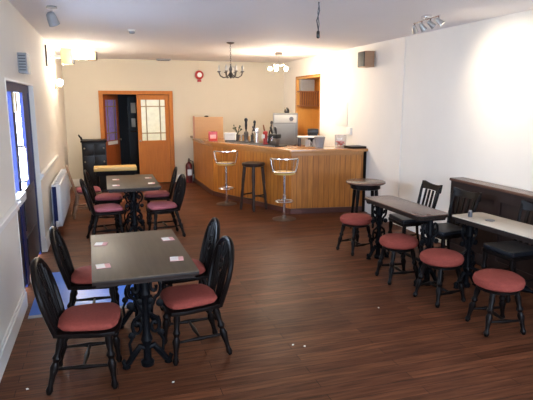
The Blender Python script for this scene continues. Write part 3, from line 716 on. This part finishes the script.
# ------------------------------------------------------------------ chairs
LEGP = [(.015, 0), (.025, .07), (.016, .15), (.020, .30), (.030, .45), (.018, .54), (.030, .61), (.018, .69), (.026, .85), (.022, 1)]
def wheelback(name, label, wood, fabric, group):
    """hoop-backed chair with a pierced centre splat; faces +x"""
    t = thing(name, label, 'chair', (0, 0, 0), 0, group)
    seat = [(-.20, -.17), (-.10, -.19), (.10, -.215), (.19, -.20), (.215, -.12), (.22, 0), (.215, .12), (.19, .20), (.10, .215), (-.10, .19), (-.20, .17)]
    MB().prism(seat, .385, .415, .008).build('seat', wood, t)
    m = MB(); pts = [(x * .95, y * .95) for x, y in seat]
    n = len(pts); rings = []
    for sc, z in ((1, .416), (1.03, .44), (.98, .467), (.82, .484), (.5, .49)):
        rings.append([m.bm.verts.new((x * sc, y * sc, z)) for x, y in pts])
    for a_, b_ in zip(rings, rings[1:]):
        for i in range(n): m.bm.faces.new((a_[i], a_[(i + 1) % n], b_[(i + 1) % n], b_[i]))
    m.bm.faces.new(rings[-1]); m.bm.faces.new(rings[0][::-1])
    c = m.build('cushion', fabric, t); 
    sub = c.modifiers.new('round', 'SUBSURF'); sub.levels = 1; sub.render_levels = 1
    tops = [(.14, .15), (.14, -.15), (-.15, .13), (-.15, -.13)]; feet = [(.17, .185), (.17, -.185), (-.25, .18), (-.25, -.18)]
    for (tx, ty), (fx, fy) in zip(tops, feet): MB().turned((fx, fy, .007), (tx, ty, .39), LEGP).build('leg', wood, t)
    def at(i, z): k = z / .39; return V((feet[i][0] * (1 - k) + tops[i][0] * k, feet[i][1] * (1 - k) + tops[i][1] * k, z))
    sp = [(.009, 0), (.012, .3), (.017, .5), (.012, .7), (.009, 1)]
    for a_, b_ in ((0, 2), (1, 3)): MB().turned(at(a_, .17), at(b_, .17), sp).build('stretcher', wood, t)
    MB().turned((at(0, .17) + at(2, .17)) / 2, (at(1, .17) + at(3, .17)) / 2, sp).build('stretcher', wood, t)
    # hoop
    def hx_(z): return -.185 - (z - .40) * .26
    hoop = []
    for k in range(25):
        u = PI * k / 24; y = .195 * math.cos(u); z = .60 + .26 * math.sin(u) ** .85
        hoop.append((hx_(z), y, z))
    hoop = [(hx_(.40), .155, .40), (hx_(.50), .18, .50)] + hoop + [(hx_(.50), -.18, .50), (hx_(.40), -.155, .40)]
    MB().tube(hoop, .020, 8).build('back_hoop', wood, t)
    for q, zt in ((-.125, .765), (-.085, .815), (.085, .815), (.125, .765)):
        MB().turned((hx_(.40), q * .8, .40), (hx_(zt), q, zt + .01), [(.008, 0), (.013, .35), (.010, .7), (.008, 1)], 8).build('spindle', wood, t)
    # splat with a wheel
    m = MB(); cz = .66
    def P(y, z): return (hx_(z), y, z)
    m.tube([P(.05 * math.cos(2 * PI * k / 20), cz + .062 * math.sin(2 * PI * k / 20)) for k in range(20)], .0085, 6, True)
    for k in range(6): m.tube([P(0, cz), P(.046 * math.cos(k * PI / 3), cz + .058 * math.sin(k * PI / 3))], .006, 5)
    m.tube([P(0, cz - .012), P(0, cz + .012)], .014, 6)
    m.tube([P(.022, .40), P(.032, .48), P(.018, .55), P(.035, cz - .05)], .010, 6); m.tube([P(-.022, .40), P(-.032, .48), P(-.018, .55), P(-.035, cz - .05)], .010, 6)
    m.tube([P(.03, cz + .05), P(.045, cz + .11), P(.03, .835)], .010, 6); m.tube([P(-.03, cz + .05), P(-.045, cz + .11), P(-.03, .835)], .010, 6)
    m.tube([P(0, cz + .06), P(0, .855)], .012, 6)
    m.build('splat', wood, t)
    return t
G1 = 'wheelback chairs round the nearest left table'; G2 = 'wheelback chairs round the second left table'
ch = wheelback('wheelback_chair', 'red-seated hoop-back chair nearest the camera at bottom left', DARK, RED, G1)
ch.location = (-.17, 3.53, 0); ch.rotation_euler = (0, 0, R(-6))
dup(ch, (-.14, 4.45, 0), R(-3), 'red-seated hoop-back chair left of the nearest table, farther from the camera')
dup(ch, (.555, 3.72, 0), R(180 + 6), 'red-seated hoop-back chair right of the nearest table, closest to the camera on that side')
dup(ch, (.60, 4.40, 0), R(180 + 2), 'red-seated hoop-back chair right of the nearest table, half hidden behind another chair')
ch2 = wheelback('wheelback_chair', 'pink-seated hoop-back chair left of the second table, nearer the camera', DARK, PINKRED, G2)
ch2.location = (-.02, 7.33, 0); ch2.rotation_euler = (0, 0, R(10))
dup(ch2, (.00, 8.20, 0), R(-5), 'pink-seated hoop-back chair left of the second table, nearer the double doors')
dup(ch2, (.74, 7.30, 0), R(188), 'pink-seated hoop-back chair right of the second table, nearer the camera')
dup(ch2, (.76, 8.25, 0), R(176), 'pink-seated hoop-back chair right of the second table, nearer the double doors')
ch3 = wheelback('wheelback_chair', 'tan-framed hoop-back chair beside the wall before the black cabinet', TANCH, PINKRED, None)
ch3.location = (-.31, 9.02, 0); ch3.rotation_euler = (0, 0, R(6))

def slatback(name, label, group):
    """slat-back chair with a black pad; faces +x"""
    t = thing(name, label, 'chair', (0, 0, 0), 0, group)
    seat = [(-.19, -.18), (.19, -.21), (.205, -.18), (.205, .18), (.19, .21), (-.19, .18)]
    MB().prism(seat, .41, .445, .006).build('seat_frame', DARK, t)
    m = MB().prism([(x * .97, y * .97) for x, y in seat], .446, .495, .018); m.build('cushion', BLACKPAD, t)
    for s_ in (-1, 1):
        MB().turned((.18, s_ * .18, .002), (.17, s_ * .175, .41), LEGP).build('leg', DARK, t)
        MB().tube([(-.25, s_ * .175, .004), (-.205, s_ * .172, .22), (-.185, s_ * .172, .43), (-.20, s_ * .18, .60), (-.245, s_ * .195, .80), (-.268, s_ * .205, .87)], [.016, .018, .021, .019, .017, .014], 8).build('rear_post', DARK, t)
        MB().turned((.176, s_ * .178, .18), (-.205, s_ * .172, .20), [(.009, 0), (.015, .5), (.009, 1)], 8).build('stretcher', DARK, t)
    MB().turned((0, -.175, .19), (0, .175, .19), [(.009, 0), (.015, .5), (.009, 1)], 8).build('stretcher', DARK, t)
    m = MB(); n = 14; lo = []; hi = []
    rows = []
    for k in range(n + 1):
        u = -1 + 2 * k / n; y = u * .215; xb = -.275 - .03 * (1 - u * u); zt = .875 + .035 * abs(u) ** 2.2 - .01 * (abs(u) > .95); zb = .80 + .012 * (1 - u * u)
        rows.append([m.bm.verts.new(p) for p in ((xb - .012 + .018, y, zb), (xb - .012, y, zt), (xb + .012, y, zt), (xb + .012 + .018, y, zb))])
    for a_, b_ in zip(rows, rows[1:]):
        for i in range(4): m.bm.faces.new((a_[i], a_[(i + 1) % 4], b_[(i + 1) % 4], b_[i]))
    m.bm.faces.new(rows[0]); m.bm.faces.new(rows[-1][::-1])
    m.build('crest_rail', DARK, t)
    for q in (-.12, -.04, .04, .12):
        m = MB(); m.x = Matrix.Translation((-.192, q, .445)) @ Matrix.Rotation(R(-12.5), 4, 'Y'); m.box((-.006, -.017, 0), (.006, .017, .37)); m.build('slat', DARK, t, smooth=False)
    return t
G3 = 'black slat-back chairs along the dark panelling'
sc = slatback('slatback_chair', 'black slat-back chair against the white wall behind the clipped-corner table', G3)
sc.location = (3.57, 5.48, 0); sc.rotation_euler = (0, 0, R(176))
dup(sc, (3.63, 4.86, 0), R(184), 'black slat-back chair at the left end of the dark panelling')
dup(sc, (3.765, 3.98, 0), R(181), 'black slat-back chair by the middle of the pale-topped table, at the right edge')

# ------------------------------------------------------------------ stools
def red_stool(name, label, group):
    t = thing(name, label, 'stool', (0, 0, 0), 0, group)
    MB().lathe([(0, .345), (.15, .345), (.168, .353), (.168, .37), (.15, .376), (0, .376)], seg=28).build('seat_base', DARK, t)
    m = MB().lathe([(.0, .377), (.17, .377), (.194, .392), (.203, .420), (.196, .448), (.165, .470), (.09, .481), (0, .484)], seg=32); m.build('cushion', RED, t)
    tp = [(.105, .105), (.105, -.105), (-.105, .105), (-.105, -.105)]; ft = [(.165, .155), (.165, -.155), (-.165, .155), (-.165, -.155)]
    for a_, b_ in zip(ft, tp): MB().turned((*a_, .004), (*b_, .348), LEGP).build('leg', DARK, t)
    def at(i, z): k = z / .40; return V((ft[i][0] * (1 - k) + tp[i][0] * k, ft[i][1] * (1 - k) + tp[i][1] * k, z))
    sp = [(.010, 0), (.012, .3), (.018, .5), (.012, .7), (.010, 1)]
    for a_, b_ in ((0, 2), (1, 3)): MB().turned(at(a_, .12), at(b_, .12), sp).build('stretcher', DARK, t)
    MB().turned((at(0, .12) + at(2, .12)) / 2, (at(1, .12) + at(3, .12)) / 2, sp).build('stretcher', DARK, t)
    return t
G4 = 'round red-topped stools in the right row'
st = red_stool('low_stool', 'round red-topped low stool at the far end of the right row, before the round table', G4)
st.location = (2.99, 5.80, 0); st.rotation_euler = (0, 0, R(12))
dup(st, (2.935, 4.70, 0), R(-4), 'round red-topped low stool beside the near end of the clipped-corner table')
dup(st, (3.01, 4.06, 0), R(8), 'round red-topped low stool at the left end of the pale-topped table')
dup(st, (3.07, 3.37, 0), R(-10), 'round red-topped low stool nearest the camera in the right row')
def bar_stool(name, label, group):
    """chrome pedestal stool, low tube back; back towards -y"""
    t = thing(name, label, 'bar stool', (0, 0, 0), 0, group)
    MB().lathe([(.19, 0), (.195, .008), (.15, .022), (.05, .035), (.03, .06), (0, .06)], seg=32).build('base', PEWTER, t)
    MB().lathe([(.022, .05), (.022, .34), (.03, .34), (.03, .40), (.018, .41), (.018, .72), (.05, .735), (0, .74)], seg=16).build('column', CHROME, t)
    fr = [(.15 * math.cos(2 * PI * k / 28), .15 * math.sin(2 * PI * k / 28), .30) for k in range(28)]
    m = MB().tube(fr, .010, 8, True); m.rod((0, 0, .30), (.15, 0, .30), .008); m.rod((0, 0, .30), (-.15, 0, .30), .008); m.build('foot_ring', CHROME, t)
    MB().lathe([(0, .74), (.16, .74), (.175, .752), (.175, .772), (.16, .782), (0, .784)], seg=30).build('seat', PALEPINE, t)
    a0, a1 = R(190), R(350)
    def arc(r_, z, n=18, b0=a0, b1=a1): return [(r_ * math.cos(b0 + (b1 - b0) * k / n), r_ * math.sin(b0 + (b1 - b0) * k / n), z) for k in range(n + 1)]
    top = arc(.225, 1.0)
    MB().tube([(.175 * math.cos(a0), .175 * math.sin(a0), .77), (.20 * math.cos(a0), .20 * math.sin(a0), .85)] + top + [(.20 * math.cos(a1), .20 * math.sin(a1), .85), (.175 * math.cos(a1), .175 * math.sin(a1), .77)], .013, 8).build('back_rail', CHROME, t)
    MB().tube(arc(.19, .785), .012, 8).build('seat_rail', CHROME, t)
    for k in range(1, 5):
        a_ = a0 + (a1 - a0) * k / 5
        MB().rod((.19 * math.cos(a_), .19 * math.sin(a_), .785), (.225 * math.cos(a_), .225 * math.sin(a_), 1.0), .0045, seg=6).build('back_wire', CHROME, t)
    return t
G5 = 'chrome bar stools before the bar'
bs = bar_stool('bar_stool', 'chrome bar stool with a low rail back, left of the dark wooden stool', G5)
bs.location = (2.13, 9.36, 0); bs.rotation_euler = (0, 0, R(-20))
dup(bs, (2.74, 7.84, 0), R(-25), 'chrome bar stool with a low rail back, right of the dark wooden stool')
t = thing('wooden_bar_stool', 'tall dark wooden bar stool between the two chrome stools', 'bar stool', (2.47, 8.72, 0), R(30))
MB().lathe([(0, .775), (.17, .775), (.20, .79), (.205, .825), (.19, .84), (0, .83)], seg=30).build('seat', STOOLW, t)
tp = [(.11, .11), (.11, -.11), (-.11, .11), (-.11, -.11)]; ft = [(.16, .16), (.16, -.16), (-.16, .16), (-.16, -.16)]
for a_, b_ in zip(ft, tp): MB().turned((*a_, .004), (*b_, .78), [(.020, 0), (.028, .1), (.020, .2), (.030, .35), (.023, .5), (.031, .7), (.028, 1)]).build('leg', STOOLW, t)
def at(i, z): k = z / .78; return V((ft[i][0] * (1 - k) + tp[i][0] * k, ft[i][1] * (1 - k) + tp[i][1] * k, z))
for (i, j, z) in ((0, 1, .22), (1, 3, .27), (3, 2, .22), (2, 0, .27)): MB().rod(at(i, z), at(j, z), .013).build('stretcher', STOOLW, t)

# ------------------------------------------------------------------ dark panelling before the right wall
t = thing('panelled_screen', 'low dark wood panelled screen standing along the right wall', 'panelling', (4.16, 3.55, 0))
y0, y1 = -3.0, 1.88
MB().box((-.05, y0, .0), (.10, y1, .92), .004).build('carcass', DARKP, t)
MB().box((-.08, y0 - .02, .92), (.12, y1 + .02, .955), .008).build('top_ledge', TTOPR, t)  # lighter wood here stands for the ledge's reflected light
m = MB()
n = 6
for i in range(n + 1):
    y = y0 + (y1 - y0) * i / n; m.box((-.066, max(y - .05, y0), .14), (-.05, min(y + .05, y1), .80))
m.box((-.066, y0, .80), (-.05, y1, .92)); m.box((-.066, y0, .02), (-.05, y1, .14))
m.build('stiles_and_rails', DARKP, t, smooth=False)

# ------------------------------------------------------------------ small items
TZ = .76
mat0 = None
for x, y, rz, lb in ((-.07, 4.24, -.15, 'paper mat on the nearest table, far left corner'), (-.055, 3.64, .1, 'paper mat on the nearest table, near left corner'),
                     (.46, 4.24, .1, 'paper mat on the nearest table, far right corner'), (.455, 3.66, -.1, 'paper mat on the nearest table, near right corner'),
                     (.13, 7.86, 0, 'paper mat on the second left table, far left corner'), (.12, 7.30, .1, 'paper mat on the second left table, near left corner'),
                     (.60, 7.90, 0, 'paper mat on the second left table, far right corner'), (.60, 7.36, -.1, 'paper mat on the second left table, near right corner')):
    g = 'paper mats on the left tables'
    if mat0 is None:
        mat0 = thing('paper_mat', lb, 'mat', (x, y, TZ), rz, g)
        MB().box((-.048, -.048, 0), (.048, .048, .004), .001).build('card', PINKM, mat0)
        MB().box((-.046, -.046, .004), (.012, .046, .005)).build('printed_panel', WHITEM, mat0, smooth=False)
    else: dup(mat0, (x, y, TZ), rz, lb)
t = thing('salt_shaker', 'small dark shaker on the pale-topped table', 'shaker', (3.43, 4.22, TZ))
MB().lathe([(.02, 0), (.022, .01), (.018, .05), (0, .05)], seg=14).build('shaker_body', DGREY, t); MB().lathe([(.019, .05), (.016, .065), (0, .07)], seg=14).build('shaker_cap', PEWTER, t)
o = MB().lathe([(0, 0), (.045, 0), (.045, .006), (0, .006)], seg=20).build('beer_mat', DGREY, loc=(3.50, 4.02, TZ)); tag(o, 'dark round beer mat on the pale-topped table', 'mat')
lit = [((1.33, 3.58), 'white paper scrap on the floor, left of the close pair'), ((1.41, 3.53), 'white paper scrap on the floor, right of the close pair'), ((-.58, 3.50), 'white paper scrap on the floor beside the left skirting'), ((.36, 3.30), 'white paper scrap on the floor in front of the nearest table'), ((2.35, 4.05), 'white paper scrap on the floor left of the right-hand stools')]
for i, ((x, y), lb) in enumerate(lit):
    m = MB(); m.prism([(-.009, -.006), (.007, -.007), (.010, .004), (-.003, .008)], 0, .004)
    o = m.build('paper_scrap', WHITEM, loc=(x, y, 0), smooth=False); o.rotation_euler = (0, 0, i * 1.1); tag(o, lb, 'litter', 'paper scraps on the floor')

# ------------------------------------------------------------------ light
wd = bpy.data.worlds.new('sky'); S.world = wd; wd.use_nodes = True
bg = wd.node_tree.nodes['Background']; bg.inputs['Color'].default_value = (.72, .84, 1., 1); bg.inputs['Strength'].default_value = 9.0
def light(name, kind, loc, energy, col, **k):
    d_ = bpy.data.lights.new(name, kind); d_.energy = energy; d_.color = col
    for a_, b_ in k.items(): setattr(d_, a_, b_)
    o = bpy.data.objects.new(name, d_); COL.objects.link(o); o.location = loc
    return o
def aim(o, d): o.rotation_euler = V(d).to_track_quat('-Z', 'Y').to_euler(); return o
for i, (a, b) in enumerate(added_wins):                      # portals guide the sky light through the openings
    o = light('daylight_portal', 'AREA', ((a + b) / 2, YF - .2, 1.6), 1, (1, 1, 1), shape='RECTANGLE', size=b - a, size_y=1.7); o.data.cycles.is_portal = True; aim(o, (0, 1, 0))
o = light('daylight_portal', 'AREA', (XL - .25, (D0 + D1) / 2, 1.5), 1, (1, 1, 1), shape='RECTANGLE', size=1.1, size_y=1.9); o.data.cycles.is_portal = True; aim(o, (1, 0, 0))
WARM = (1., .86, .68)
light('pendant_glow', 'POINT', (3.28, 9.75, 2.42), 24, WARM, shadow_soft_size=.08)
light('wall_lamp_glow', 'POINT', (XL + .10, 10.20, 2.34), 13, WARM, shadow_soft_size=.05)
light('lantern_glow', 'POINT', (-.32, 9.42, 2.52), 3, WARM, shadow_soft_size=.06)
rot = Matrix.Rotation(PI / 2 - .12, 3, 'Z')
for i, e in ((0, 13), (1, 13)):
    q = (-.28, -.10, .10, .28)[i]; d_ = V(aimsL[i]).normalized()
    p = SB + rot @ (V((q, 0, -.10)) + d_ * .06); dw = rot @ d_
    aim(light('spot_beam', 'SPOT', p, e, (1., .86, .66), spot_size=R(105), spot_blend=1., shadow_soft_size=.03), dw)

# ------------------------------------------------------------------ camera
cam = bpy.data.cameras.new('camera'); co = bpy.data.objects.new('camera', cam); COL.objects.link(co); S.camera = co
co.location = (0, 0, 1.88); co.rotation_euler = (R(79.327), 0, R(-17.269))
cam.sensor_fit = 'HORIZONTAL'; cam.sensor_width = 36; cam.lens = 36 * 520 / 533; cam.clip_start = .05; cam.clip_end = 200
S.view_settings.view_transform = 'Standard'; S.view_settings.look = 'None'; S.view_settings.gamma = 1; S.view_settings.use_curve_mapping = False
S.view_settings.exposure = 1.85
